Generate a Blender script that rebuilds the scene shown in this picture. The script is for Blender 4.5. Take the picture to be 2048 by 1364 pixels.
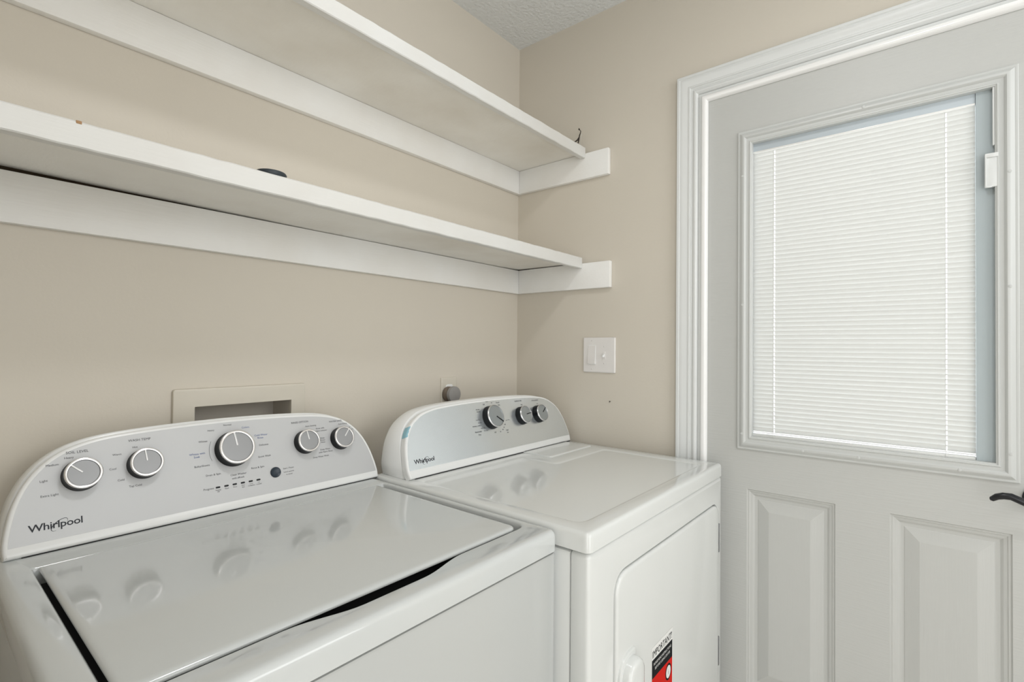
import bpy, bmesh, math, random
from mathutils import Vector, Matrix
from mathutils.geometry import tessellate_polygon

for o in list(bpy.data.objects):
    bpy.data.objects.remove(o)
random.seed(7)
SC = bpy.context.scene
COL = SC.collection
R = math.radians

# ------------------------------------------------------------------ camera
cam_data = bpy.data.cameras.new('camera')
cam = bpy.data.objects.new('camera', cam_data)
COL.objects.link(cam)
yaw, pitch, roll = R(39.482), R(0.759), R(0.524)
fw = Vector((math.cos(yaw), math.sin(yaw), 0)); ri = Vector((math.sin(yaw), -math.cos(yaw), 0)); up = Vector((0, 0, 1))
F = fw*math.cos(pitch)+up*math.sin(pitch); U0 = up*math.cos(pitch)-fw*math.sin(pitch)
RR = ri*math.cos(roll)+U0*math.sin(roll); UU = U0*math.cos(roll)-ri*math.sin(roll)
m = Matrix((RR, UU, -F)).transposed().to_4x4()
m.translation = Vector((-1.5663, -1.2639, 1.2542))
cam.matrix_world = m
cam_data.sensor_width = 36
cam_data.lens = 1012.7/2048*36
cam_data.clip_start = 0.02
SC.camera = cam

# ------------------------------------------------------------------ light
SC.view_settings.view_transform = 'Standard'
SC.view_settings.look = 'None'
SC.view_settings.gamma = 1
SC.view_settings.use_curve_mapping = False
SC.view_settings.exposure = 0.0
world = bpy.data.worlds.new('overcast_sky'); SC.world = world
world.use_nodes = True
bg = world.node_tree.nodes['Background']
bg.inputs[0].default_value = (0.97, 0.985, 1.0, 1)
bg.inputs[1].default_value = 2.2

def area(name, loc, rot, sx, sy, power, col):
    l = bpy.data.lights.new(name, 'AREA'); l.shape = 'RECTANGLE'; l.size = sx; l.size_y = sy
    l.energy = power; l.color = col
    o = bpy.data.objects.new(name, l); COL.objects.link(o); o.location = loc; o.rotation_euler = rot
    return o
# added fill lamps, unseen: one at the doorway behind the camera, one on the left
area('doorway_fill', (-1.22, -2.66, 1.10), (R(90), 0, 0), 0.8, 2.0, 4.2, (0.955, 0.98, 1.0))
area('left_fill', (-2.40, -2.16, 1.15), (R(90), 0, R(-90)), 0.9, 1.9, 14, (0.955, 0.98, 1.0))
# added ceiling lamp, unseen, for light from above
gl = area('added_ceiling_light', (-1.05, -1.10, 2.405), (0, 0, 0), 0.20, 0.20, 5.4, (0.985, 0.99, 1.0))
gl.data.shape = 'DISK'
# added fill lamp high behind the camera, no window there
area('front_fill', (-0.45, -2.62, 1.9), (R(90), 0, 0), 0.7, 0.8, 7.0, (0.955, 0.98, 1.0))

# ------------------------------------------------------------------ materials
def lin(c):
    c = c/255.0
    return c/12.92 if c <= 0.04045 else ((c+0.055)/1.055)**2.4
def rgb(r, g, b):
    return (lin(r), lin(g), lin(b), 1)
def mat(name, col, rough=0.5, metal=0.0, coat=0.0, spec=0.5):
    mt = bpy.data.materials.new(name); mt.use_nodes = True
    p = mt.node_tree.nodes['Principled BSDF']
    p.inputs['Base Color'].default_value = rgb(*col)
    p.inputs['Roughness'].default_value = rough
    p.inputs['Metallic'].default_value = metal
    p.inputs['Specular IOR Level'].default_value = spec
    if coat: p.inputs['Coat Weight'].default_value = coat; p.inputs['Coat Roughness'].default_value = 0.04
    return mt
def bump(mt, scale=(1, 1, 1), nscale=200, detail=3, strength=0.1, dist=0.001, colvar=0.0, col2=None, vscale=None):
    nt = mt.node_tree; N = nt.nodes; L = nt.links; p = N['Principled BSDF']
    tc = N.new('ShaderNodeTexCoord'); mp = N.new('ShaderNodeMapping')
    mp.inputs['Scale'].default_value = scale
    L.new(tc.outputs['Object'], mp.inputs['Vector'])
    no = N.new('ShaderNodeTexNoise'); no.inputs['Scale'].default_value = nscale; no.inputs['Detail'].default_value = detail
    L.new(mp.outputs[0], no.inputs['Vector'])
    b = N.new('ShaderNodeBump'); b.inputs['Strength'].default_value = strength; b.inputs['Distance'].default_value = dist
    L.new(no.outputs['Fac'], b.inputs['Height']); L.new(b.outputs[0], p.inputs['Normal'])
    if col2 is not None:
        n2 = N.new('ShaderNodeTexNoise'); n2.inputs['Scale'].default_value = vscale or 3; n2.inputs['Detail'].default_value = 4
        L.new(tc.outputs['Object'], n2.inputs['Vector'])
        mx = N.new('ShaderNodeMix'); mx.data_type = 'RGBA'
        mx.inputs['A'].default_value = p.inputs['Base Color'].default_value; mx.inputs['B'].default_value = rgb(*col2)
        rp = N.new('ShaderNodeMapRange'); rp.inputs['From Min'].default_value = 0.35; rp.inputs['From Max'].default_value = 0.75
        L.new(n2.outputs['Fac'], rp.inputs['Value']); L.new(rp.outputs[0], mx.inputs['Factor'])
        L.new(mx.outputs['Result'], p.inputs['Base Color'])
    return mt

WALL = bump(mat('beige_wall_paint', (215, 208, 195), 0.55, spec=0.35), nscale=150, detail=2, strength=0.12, dist=0.002, col2=(212, 205, 193), vscale=1.5)
CEIL = bump(mat('ceiling_texture', (226, 228, 228), 0.9, spec=0.2), nscale=85, detail=3, strength=0.7, dist=0.006)
FLOOR = bump(mat('floor_vinyl', (226, 222, 214), 0.5), nscale=30, strength=0.05, col2=(212, 207, 198), vscale=6)
EDGE = bump(mat('shelf_paint_dimmed', (221, 221, 218), 0.42), scale=(1, 14, 14), nscale=14, detail=4, strength=0.22, dist=0.002, col2=(215, 213, 208), vscale=5)  # same paint as the cleats, darkened to hold back the strong front light
SHELF = bump(mat('shelf_paint_lightened', (245, 245, 243), 0.42), scale=(1, 14, 14), nscale=14, detail=4, strength=0.22, dist=0.002, col2=(238, 236, 231), vscale=5)  # same shelf paint, lightened on the cleats to make up for weak light
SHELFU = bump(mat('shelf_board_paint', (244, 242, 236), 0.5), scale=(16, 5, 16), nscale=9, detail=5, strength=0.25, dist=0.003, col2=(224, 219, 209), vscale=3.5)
LITE = mat('glass_frame_paint', (204, 206, 204), 0.35)
STOPM = mat('weatherstrip_white', (252, 252, 251), 0.2, coat=0.3)
TRIM = bump(mat('trim_gloss_paint', (223, 225, 224), 0.3), nscale=40, strength=0.03)
DOOR = bump(mat('door_paint_rails', (196, 197, 194), 0.42), scale=(1, 1.2, 26), nscale=9, detail=5, strength=0.28, dist=0.002)
DOORP = bump(mat('door_paint_panels', (196, 197, 194), 0.42), scale=(1, 26, 1.2), nscale=9, detail=5, strength=0.2, dist=0.002)
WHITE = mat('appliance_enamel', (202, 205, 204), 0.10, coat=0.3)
WHITEC = mat('washer_enamel_dimmed', (186, 188, 186), 0.16, coat=0.2)  # washer enamel, darkened to hold back the light on the front
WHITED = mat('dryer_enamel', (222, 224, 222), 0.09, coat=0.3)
PLAST = mat('white_plastic', (238, 239, 238), 0.25)
FASC = bump(mat('brushed_silver_panel', (198, 199, 200), 0.5, metal=0.3), scale=(2, 300, 300), nscale=6, strength=0.01, dist=0.0005)
FASCD = bump(mat('brushed_steel_panel', (230, 236, 241), 0.26, metal=0.85), scale=(2, 300, 300), nscale=6, strength=0.006, dist=0.0003)
BLACK = mat('black_plastic', (8, 10, 15), 0.4, spec=0.35)
CHROME = mat('chrome', (232, 230, 230), 0.2, metal=0.85)
HINGE = mat('hinge_steel', (150, 152, 156), 0.3, metal=0.9)
KFACE = mat('knob_grey', (158, 159, 161), 0.42, metal=0.35)
KFACED = mat('knob_steel', (176, 184, 190), 0.28, metal=0.85)
PTR = mat('pointer_silver', (232, 232, 232), 0.3, metal=0.2)
INK = mat('printed_ink', (58, 60, 64), 0.6)
INKB = mat('printed_blue_ink', (62, 92, 150), 0.6)
LOGO = mat('logo_ink', (18, 22, 34), 0.5)
NAVY = mat('button_navy', (40, 52, 64), 0.35)
TAPE = mat('blue_tape', (150, 196, 210), 0.5)
DARK = mat('gap_shade_dark', (30, 31, 32), 0.8)  # shade of gaps and recesses put into the colour
WALLP = mat('plate_wall_paint', (214, 208, 195), 0.5)
BOXIN = mat('laundry_box_interior', (206, 200, 190), 0.6)
SWITCH = mat('switch_plastic', (232, 229, 226), 0.32)
SCREW = mat('screw_metal', (120, 116, 110), 0.4, metal=0.6)
PLUG = mat('plug_rubber', (150, 148, 146), 0.6)
PLUGS = mat('plug_rubber_side', (120, 108, 96), 0.6)
PUCK = mat('rubber_cap', (44, 52, 58), 0.45)
WIRE = mat('dark_wire', (52, 46, 40), 0.4, metal=0.6)
WIREL = mat('pale_clip', (200, 196, 186), 0.4)
LEVER = mat('lever_black', (18, 20, 26), 0.28, spec=0.5)
RED = mat('sticker_red', (205, 24, 10), 0.6, spec=0.15)
PAPER = mat('sticker_white', (235, 235, 233), 0.4)
STK = mat('sticker_black', (10, 13, 18), 0.6, spec=0.15)
CHAN = mat('channel_grey', (188, 199, 204), 0.5)
CHAND = mat('spacer_dark', (92, 108, 116), 0.5)
HEAD = mat('headrail_grey', (204, 214, 222), 0.45)
GAPSHADE = mat('shelf_gap_shade', (62, 52, 40), 0.9, spec=0.1)  # shade in the gap behind the lower shelf, put into the colour
CHIP = mat('bare_wood_chip', (166, 132, 96), 0.8)

def blind_mat():
    mt = bpy.data.materials.new('blind_slat_white'); mt.use_nodes = True
    nt = mt.node_tree; N = nt.nodes; L = nt.links
    N.clear()
    out = N.new('ShaderNodeOutputMaterial'); d = N.new('ShaderNodeBsdfDiffuse'); t = N.new('ShaderNodeBsdfTranslucent'); mx = N.new('ShaderNodeMixShader')
    d.inputs[0].default_value = rgb(224, 225, 223); t.inputs[0].default_value = rgb(243, 244, 241)
    mx.inputs[0].default_value = 0.15
    L.new(d.outputs[0], mx.inputs[1]); L.new(t.outputs[0], mx.inputs[2]); L.new(mx.outputs[0], out.inputs[0])
    return mt
SLAT = blind_mat()
def glass_mat():
    mt = bpy.data.materials.new('clear_window_glass'); mt.use_nodes = True
    nt = mt.node_tree; N = nt.nodes; L = nt.links
    N.clear()
    out = N.new('ShaderNodeOutputMaterial'); t = N.new('ShaderNodeBsdfTransparent'); g = N.new('ShaderNodeBsdfGlossy'); f = N.new('ShaderNodeFresnel'); mx = N.new('ShaderNodeMixShader')
    t.inputs[0].default_value = (0.985, 0.985, 0.982, 1); g.inputs['Roughness'].default_value = 0.0; f.inputs[0].default_value = 1.35
    geo = N.new('ShaderNodeNewGeometry'); sub = N.new('ShaderNodeMath'); sub.operation = 'SUBTRACT'; sub.inputs[0].default_value = 1.0
    mul = N.new('ShaderNodeMath'); mul.operation = 'MULTIPLY'
    L.new(geo.outputs['Backfacing'], sub.inputs[1]); L.new(sub.outputs[0], mul.inputs[0]); L.new(f.outputs[0], mul.inputs[1])   # only the outer faces mirror
    L.new(mul.outputs[0], mx.inputs[0]); L.new(t.outputs[0], mx.inputs[1]); L.new(g.outputs[0], mx.inputs[2]); L.new(mx.outputs[0], out.inputs[0])
    return mt
GLASS = glass_mat()

# ------------------------------------------------------------------ helpers
def link(name, bm, mt, parent=None, smooth=35, recalc=True):
    if recalc: bmesh.ops.recalc_face_normals(bm, faces=bm.faces)
    me = bpy.data.meshes.new(name); bm.to_mesh(me); bm.free()
    if smooth:
        for p in me.polygons: p.use_smooth = True
        me.set_sharp_from_angle(angle=R(smooth))
    me.materials.append(mt)
    return place(name, me, parent)
def place(name, me, parent=None):
    o = bpy.data.objects.new(name, me); COL.objects.link(o)
    if parent is not None:
        o.parent = parent
        o.matrix_parent_inverse = world_of(parent).inverted()
    return o
def world_of(o):
    if o.parent is None: return o.matrix_basis.copy()
    return world_of(o.parent) @ o.matrix_parent_inverse @ o.matrix_basis
def thing(name, label, cat, loc, group=None):
    o = bpy.data.objects.new(name, None); COL.objects.link(o); o.location = loc
    o.empty_display_size = 0.05
    o['label'] = label; o['category'] = cat
    if group: o['group'] = group
    return o
def tag(o, label, cat, group=None):
    o['label'] = label; o['category'] = cat
    if group: o['group'] = group
    return o
def struct(o, label=None):
    o['kind'] = 'structure'
    if label: o['label'] = label
    return o

def box_bm(x0, x1, y0, y1, z0, z1, bev=0.0, seg=2, bm=None):
    b = bmesh.new()
    vs = [b.verts.new((x, y, z)) for x in (x0, x1) for y in (y0, y1) for z in (z0, z1)]
    for f in ((0, 1, 3, 2), (4, 6, 7, 5), (0, 4, 5, 1), (2, 3, 7, 6), (0, 2, 6, 4), (1, 5, 7, 3)):
        b.faces.new([vs[i] for i in f])
    if bev:
        bmesh.ops.bevel(b, geom=list(b.edges), offset=bev, segments=seg, profile=0.5, affect='EDGES', clamp_overlap=True)
    if bm is None: return b
    me = bpy.data.meshes.new('t'); b.to_mesh(me); b.free(); bm.from_mesh(me); bpy.data.meshes.remove(me)
    return bm
def loft(loops, cap0=True, cap1=True, bm=None, closed=True):
    b = bm or bmesh.new()
    V = [[b.verts.new(p) for p in lp] for lp in loops]
    n = len(loops[0])
    for i in range(len(V)-1):
        for j in range(n if closed else n-1):
            k = (j+1) % n
            b.faces.new((V[i][j], V[i][k], V[i+1][k], V[i+1][j]))
    if cap0: b.faces.new(V[0][::-1])
    if cap1: b.faces.new(V[-1])
    return b
def rrect(x0, y0, x1, y1, r, seg=6):
    if isinstance(r, (int, float)): r = (r, r, r, r)     # order: (x1,y1),(x0,y1),(x0,y0),(x1,y0)
    pts = []
    for (cx, cy, a0), q in zip((((x1, y1, 0)), ((x0, y1, 90)), ((x0, y0, 180)), ((x1, y0, 270))), r):
        sx = -1 if cx == x1 else 1; sy = -1 if cy == y1 else 1
        q = max(q, 1e-4)
        for i in range(seg+1):
            a = R(a0+90*i/seg)
            pts.append((cx+sx*q+q*math.cos(a), cy+sy*q+q*math.sin(a)))
    return pts
def inset(pts, d):
    """offset a CCW 2D polygon inwards by d"""
    n = len(pts); out = []
    for i in range(n):
        p0 = Vector(pts[i-1]); p = Vector(pts[i]); p1 = Vector(pts[(i+1) % n])
        a = p-p0; b = p1-p
        if a.length < 1e-9: a = b
        if b.length < 1e-9: b = a
        a.normalize(); b.normalize()
        na = Vector((-a.y, a.x)); nb = Vector((-b.y, b.x))
        nn = na+nb
        if nn.length < 1e-6: nn = na
        nn.normalize()
        k = max(nn.dot(na), 0.35)
        q = p+nn*(d/k)
        out.append((q.x, q.y))
    return out
def roundpoly(pts, rad, seg=5):
    n = len(pts); out = []
    for i in range(n):
        r = rad[i] if isinstance(rad, (list, tuple)) else rad
        p0 = Vector(pts[i-1]); p = Vector(pts[i]); p1 = Vector(pts[(i+1) % n])
        if r <= 0: out.append(tuple(p)); continue
        a = (p0-p).normalized(); b = (p1-p).normalized()
        s = p+a*r; e = p+b*r
        for k in range(seg+1):
            t = k/seg
            q = s*(1-t)**2+p*2*t*(1-t)+e*t*t
            out.append((q.x, q.y))
    return out
def fill_holes(bm, outer, holes, f):
    """outer / holes: 2D loops; f maps (u,v) -> 3D; planar face with holes"""
    polys = [[Vector((p[0], p[1], 0)) for p in outer]]+[[Vector((p[0], p[1], 0)) for p in h] for h in holes]
    flat = [p for pl in polys for p in pl]
    tris = tessellate_polygon(polys)
    vs = [bm.verts.new(f(p.x, p.y)) for p in flat]
    for t in tris:
        try: bm.faces.new([vs[i] for i in t])
        except ValueError: pass
def lathe_bm(prof, seg=40, bm=None, cap0=True, cap1=True):
    loops = [[(r*math.cos(2*math.pi*i/seg), r*math.sin(2*math.pi*i/seg), z) for i in range(seg)] for r, z in prof]
    return loft(loops, cap0, cap1, bm)
def tube_bm(pts, rad, seg=8, bm=None):
    pts = [Vector(p) for p in pts]
    loops = []
    prev = None
    for i, p in enumerate(pts):
        t = (pts[min(i+1, len(pts)-1)]-pts[max(i-1, 0)]).normalized()
        if prev is None:
            a = Vector((0, 0, 1)) if abs(t.z) < 0.9 else Vector((1, 0, 0))
            u = t.cross(a).normalized()
        else:
            u = (prev-t*prev.dot(t)).normalized()
        prev = u; v = t.cross(u)
        r = rad[i] if isinstance(rad, (list, tuple)) else rad
        if isinstance(r, tuple): ra, rb = r
        else: ra = rb = r
        loops.append([p+u*ra*math.cos(2*math.pi*k/seg)+v*rb*math.sin(2*math.pi*k/seg) for k in range(seg)])
    return loft(loops, True, True, bm)
def catmull(pts, sub=4):
    out = []
    n = len(pts)
    for i in range(n-1):
        p0 = Vector(pts[max(i-1, 0)]); p1 = Vector(pts[i]); p2 = Vector(pts[i+1]); p3 = Vector(pts[min(i+2, n-1)])
        for k in range(sub):
            t = k/sub
            out.append(0.5*((2*p1)+(p2-p0)*t+(2*p0-5*p1+4*p2-p3)*t*t+(3*p1-p0-3*p2+p3)*t**3))
    out.append(Vector(pts[-1]))
    return [tuple(p) for p in out]
def weld(bm, d=1e-5):
    bmesh.ops.remove_doubles(bm, verts=bm.verts, dist=d)
    return bm

# text: all strings of one ink joined into one mesh, laid out in a 3D frame
def text_bm(items, frame, off, bm=None):
    """items: (string, x, y, height, align, bold, rot)"""
    b = bm or bmesh.new()
    tmp = []
    for it in items:
        s, x, y, h, al, bold = it[:6]
        c = bpy.data.curves.new('t', 'FONT'); c.body = s; c.size = h/0.70; c.align_x = al
        c.offset = bold*h; c.resolution_u = 2; c.fill_mode = 'FRONT'
        if len(it) > 6: c.space_character = it[6]
        o = bpy.data.objects.new('t', c); COL.objects.link(o); tmp.append((o, c, x, y))
    bpy.context.view_layer.update()
    dg = bpy.context.evaluated_depsgraph_get()
    for o, c, x, y in tmp:
        me = o.evaluated_get(dg).to_mesh()
        vs = [b.verts.new(frame(v.co.x+x, v.co.y+y, off)) for v in me.vertices]
        for p in me.polygons:
            try: b.faces.new([vs[i] for i in p.vertices])
            except ValueError: pass
        o.evaluated_get(dg).to_mesh_clear()
    for o, c, x, y in tmp:
        bpy.data.objects.remove(o); bpy.data.curves.remove(c)
    return b

# ------------------------------------------------------------------ room shell
ZC = 2.4458
XL, YF = -2.45, -2.7
def wall_with_hole(name, outer, hole, f, g, mt):
    """f: room side, g: far side"""
    b = bmesh.new()
    for q in (f, g): fill_holes(b, outer, [hole] if hole else [], q)
    for lp in ([outer] + ([hole] if hole else [])):
        loft([[f(*p) for p in lp], [g(*p) for p in lp]], False, False, b)
    weld(b)
    return struct(link(name, b, mt, smooth=0))
def rect(a, b, c, d): return [(a, b), (c, b), (c, d), (a, d)]
BX0, BX1, BZ0, BZ1 = -1.1454, -0.9255, 0.965, 1.1167        # opening of the laundry box
wb = wall_with_hole('wall_back', rect(XL-0.1, 0, 0.11, ZC), rect(BX0-0.004, BZ0-0.004, BX1+0.004, BZ1+0.004), lambda u, v: (u, 0, v), lambda u, v: (u, 0.11, v), WALL)
HY0, HY1, HZ = -1.542, -0.716, 2.036
wr = wall_with_hole('wall_right', [(YF-0.1, 0), (HY0, 0), (HY0, HZ), (HY1, HZ), (HY1, 0), (0, 0), (0, ZC), (YF-0.1, ZC)], None, lambda u, v: (0, u, v), lambda u, v: (0.11, u, v), WALL)
wl = wall_with_hole('wall_outer', rect(YF-0.1, 0, 0, ZC), None, lambda u, v: (XL, u, v), lambda u, v: (XL-0.1, u, v), WALL)
AX = -1.665                                     # unseen side wall, added left of the machines to darken that side
struct(link('wall_left_added', box_bm(AX-0.11, AX, -1.02, -0.0005, 0.0, ZC), WALL, smooth=0))
wf = wall_with_hole('wall_front', [(XL, 0), (-1.65, 0), (-1.65, 2.1), (-0.8, 2.1), (-0.8, 0), (0, 0), (0, ZC), (XL, ZC)], None, lambda u, v: (u, YF, v), lambda u, v: (u, YF-0.1, v), WALL)
ceil_o = struct(link('ceiling', box_bm(XL-0.1, 0.11, YF-0.1, 0.11, ZC, ZC+0.05), CEIL, smooth=0))
struct(link('floor', box_bm(XL-0.1, 0.16, YF-1.2, 0.11, -0.05, 0), FLOOR, smooth=0))
# baseboards behind the machines and along the right wall
struct(link('baseboard_back', box_bm(AX+0.001, -0.014, -0.012, -0.0005, 0.0, 0.085, 0.003), TRIM))
struct(link('baseboard_right', box_bm(-0.012, -0.0005, -0.648, -0.014, 0.0, 0.085, 0.003), TRIM))

# unseen lamp base, added to go with the ceiling light
b = lathe_bm([(0.05, 0.0), (0.17, 0.0), (0.175, -0.015), (0.16, -0.03), (0.05, -0.03)]); bmesh.ops.translate(b, verts=b.verts, vec=(-1.05, -1.10, ZC))
link('added_lamp_base', b, PLAST, ceil_o)

# ------------------------------------------------------------------ door casing, jamb and stop
def sweep3(y0, y1, zt, prof, zb=0.0):
    """open frame: left leg up, head, right leg down; prof = (inset, height toward the room)"""
    loops = []
    for ins, h in prof:
        loops.append([(-h, y0-ins, zb), (-h, y0-ins, zt-ins), (-h, y1+ins, zt-ins), (-h, y1+ins, zb)])
    b = bmesh.new()
    V = [[b.verts.new(p) for p in lp] for lp in loops]
    n = len(V)
    for i in range(n):
        k = (i+1) % n
        for j in range(3): b.faces.new((V[i][j], V[i][j+1], V[k][j+1], V[k][j]))
    b.faces.new([v[0] for v in V]); b.faces.new([v[3] for v in V][::-1])
    return b
CY0, CY1, CZT = -0.6514, -1.607, 2.1056
casing = [(0, 0.0), (0, 0.016), (0.002, 0.0185), (0.009, 0.0185), (0.0105, 0.0165), (0.014, 0.017), (0.020, 0.0155), (0.027, 0.0125), (0.034, 0.0105), (0.0355, 0.012), (0.040, 0.012), (0.0415, 0.0095), (0.0445, 0.0095), (0.046, 0.008), (0.049, 0.008), (0.0505, 0.0105), (0.054, 0.012), (0.058, 0.0115), (0.0615, 0.0085), (0.0635, 0.004), (0.0635, 0.0)]
trim = struct(link('trim_1', sweep3(CY0, CY1, CZT, casing), TRIM, smooth=28), 'white moulded casing around the door')
jamb = [(0.0645, 0.0), (0.0645, 0.002), (0.073, 0.002), (0.0735, -0.003), (0.0735, -0.11), (0.0645, -0.11)]
link('door_jamb', sweep3(CY0, CY1, CZT, jamb), TRIM, trim, smooth=20)
stop = [(0.0738, -0.003), (0.0738, 0.006)]+[(0.0738+0.018*(1-math.cos(a))/2*1.0+0.0, 0.006+0.0055*math.sin(a)) for a in [math.pi*k/8 for k in range(1, 5)]]+[(0.086, 0.0108), (0.0885, 0.008), (0.0905, 0.004), (0.0915, 0.0), (0.0918, -0.003)]
link('door_stop', sweep3(CY0, CY1, CZT, stop), STOPM, trim, smooth=50)

# ------------------------------------------------------------------ door
DX = 0.004
DY0, DY1, DZ0, DZ1 = -0.731, -1.527, 0.012, 2.0240
door = thing('door_1', 'white half glass door with enclosed blind and black lever', 'door', (DX, DY1, DZ0))
del door['category']; struct(door)
LY0, LY1, LZ0, LZ1 = -0.8300, -1.4177, 0.9669, 1.8929     # outer edges of the glass frame
panels = [(-0.856, -1.0735), (-1.188, -1.4055)]
PZ0, PZ1 = 0.280, 0.8525
# work in (u=-y, v=z) so that loops are CCW with u to the right when seen from the room
fD = lambda d: (lambda u, v: (DX+d, -u, v))
b = bmesh.new()
outer = rect(-DY0, DZ0, -DY1, DZ1)
hole = rect(-LY0+0.02, LZ0+0.02, -LY1-0.02, LZ1-0.02)
pl = [rect(-p[0], PZ0, -p[1], PZ1) for p in panels]
fill_holes(b, outer, [hole]+pl, fD(0))
fill_holes(b, outer, [hole], fD(0.044))
loft([[fD(0)(*p) for p in outer], [fD(0.044)(*p) for p in outer]], False, False, b)
loft([[fD(0)(*p) for p in hole], [fD(0.044)(*p) for p in hole]], False, False, b)
weld(b)
link('door_slab', b, DOOR, door, smooth=25)
for lp in pl:
    prof = [(0.0, 0.0), (0.0025, 0.0035), (0.006, 0.0035), (0.0085, 0.0055), (0.014, 0.007), (0.019, 0.0105), (0.024, 0.0115), (0.0275, 0.0115), (0.0290, 0.0105), (0.0575, 0.0025), (0.059, 0.0025)]
    bb = loft([[fD(d)(*p) for p in inset(lp, i)] for i, d in prof], False, True)
    link('raised_panel', bb, DOORP, door, smooth=12)
# glass frame
prof = [(0, 0), (0, 0.0045), (0.0015, 0.0055), (0.0045, 0.0055), (0.006, 0.0048), (0.0085, 0.0068), (0.012, 0.0105), (0.016, 0.0122), (0.0195, 0.0118), (0.0225, 0.0092), (0.024, 0.0065), (0.031, 0.0055), (0.0325, 0.0078), (0.0350, 0.0080), (0.0362, 0.0060), (0.0385, 0.0050), (0.0388, -0.004), (0.0388, -0.012)]
fl = rect(-LY0, LZ0, -LY1, LZ1)
lite = link('glass_frame', loft([[fD(-h)(*p) for p in inset(fl, i)] for i, h in prof], False, False), LITE, door, smooth=30)
# screw plugs on the frame bead
plug_me = None
for (py, pz) in ((-0.8448, 1.76), (-0.8448, 1.385), (-0.8448, 1.012), (-1.0, LZ0+0.0155), (-1.125, LZ0+0.0155), (-1.318, LZ0+0.0155), (-1.4025, 1.03), (-1.4025, 1.40), (-1.4025, 1.655), (-1.135, LZ1-0.0155)):
    if plug_me is None:
        bb = lathe_bm([(0.0036, -0.002), (0.0036, 0.0005), (0.003, 0.0008)], 14)
        o = link('screw_plug', bb, LITE, lite); plug_me = o.data
    else: o = place('screw_plug', plug_me, lite)
    o.location = (DX-0.0119, py, pz); o.rotation_euler = (0, R(-90), 0)
GY0, GY1, GZ0, GZ1 = LY0-0.0385, LY1+0.0385, LZ0+0.0385, LZ1-0.0385
link('glass_pane', box_bm(DX+0.004, DX+0.007, GY1-0.01, GY0+0.01, GZ0-0.01, GZ1+0.01), GLASS, door, smooth=0)
link('outer_glass_pane', box_bm(DX+0.037, DX+0.040, GY1-0.01, GY0+0.01, GZ0-0.01, GZ1+0.01), GLASS, door, smooth=0)
# blind between the panes
BLY0, BLY1 = -0.8665, -1.3472
BLX = DX+0.0185
blind = link('blind', box_bm(BLX-0.007, BLX+0.007, BLY1, BLY0, 1.832, 1.868, 0.001), HEAD, door)
blind['label'] = 'white enclosed mini blind, slats closed'
link('headrail_lip', box_bm(BLX-0.0085, BLX+0.006, BLY1, BLY0, 1.8275, 1.8318, 0.0008), STOPM, blind)
def slat_bm():
    """crowned slat with the two rout holes the cords run through"""
    b = bmesh.new(); n = 6; w = 0.0148
    ys = [0, -0.924-0.0013-BLY0, -0.924+0.0013-BLY0, -1.296-0.0013-BLY0, -1.296+0.0013-BLY0, BLY1-BLY0]
    ys = sorted(ys, reverse=True)
    rows = []
    for i in range(n+1):
        t = i/n-0.5
        a = R(66); crown = 0.0011*(1-4*t*t)
        rows.append([b.verts.new((-t*w*math.cos(a)-crown*math.sin(a), y, t*w*math.sin(a)-crown*math.cos(a))) for y in ys])
    for i in range(n):
        for j in range(len(ys)-1):
            if j in (1, 3) and i in (1, 2, 3, 4): continue
            b.faces.new((rows[i][j], rows[i][j+1], rows[i+1][j+1], rows[i+1][j]))
    return b
pitch_s = 0.01205
slat_me = None
z = 1.8205; k = 0
while z > 1.0225:
    if slat_me is None:
        o = link('slat', slat_bm(), SLAT, blind, smooth=60); slat_me = o.data
    else: o = place('slat', slat_me, blind)
    o.location = (BLX, BLY0, z)
    o.rotation_euler = (R(random.uniform(-0.06, 0.06)), R(random.uniform(-3, 3)), 0)
    z -= pitch_s; k += 1
link('bottom_rail', box_bm(BLX-0.0075, BLX+0.0075, BLY1, BLY0, 1.0035, 1.0125, 0.002), PLAST, blind)
for zz in (1.0165, 1.0205):
    link('slat', box_bm(BLX-0.0075, BLX+0.0075, BLY1, BLY0, zz-0.0005, zz+0.0005), PLAST, blind, smooth=0)
for yy in (-0.924, -1.296):
    link('ladder_cord', tube_bm([(BLX-0.0084, yy+0.0022, 1.826), (BLX-0.0084, yy+0.0022, 1.4), (BLX-0.0084, yy+0.0022, 1.006)], 0.0004, 6), SLAT, blind)
    link('cord_button', box_bm(BLX-0.0105, BLX-0.0072, yy-0.004, yy+0.003, 1.0015, 1.0055, 0.0007), PLAST, blind)
# channels beside the blind
link('blind_channel', box_bm(DX+0.0085, DX+0.030, GY1-0.004, BLY1-0.0006, GZ0-0.012, GZ1+0.012), CHAN, door, smooth=0)['label'] = 'blue-grey side channel of the blind'
link('glass_spacer', box_bm(DX+0.0085, DX+0.030, BLY0+0.0008, GY0+0.012, GZ0-0.012, GZ1+0.012), CHAND, door, smooth=0)
link('slider_track', box_bm(DX-0.004, DX+0.0035, GY1+0.0002, GY1+0.0038, 1.722, GZ1-0.0005, 0.0006), TRIM, door)
# blind slider tab
b = box_bm(DX-0.0075, DX+0.002, -1.3845, -1.3620, 1.6270, 1.7030, 0.0012)
box_bm(DX-0.0105, DX-0.006, -1.3652, -1.3620, 1.6262, 1.7030, 0.0012, 2, b)
box_bm(DX-0.0105, DX-0.006, -1.3845, -1.3630, 1.6935, 1.7032, 0.0014, 2, b)
box_bm(DX-0.0095, DX-0.006, -1.3740, -1.3630, 1.6255, 1.6300, 0.0010, 2, b)
link('blind_slider', b, TRIM, door, smooth=40)
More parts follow.
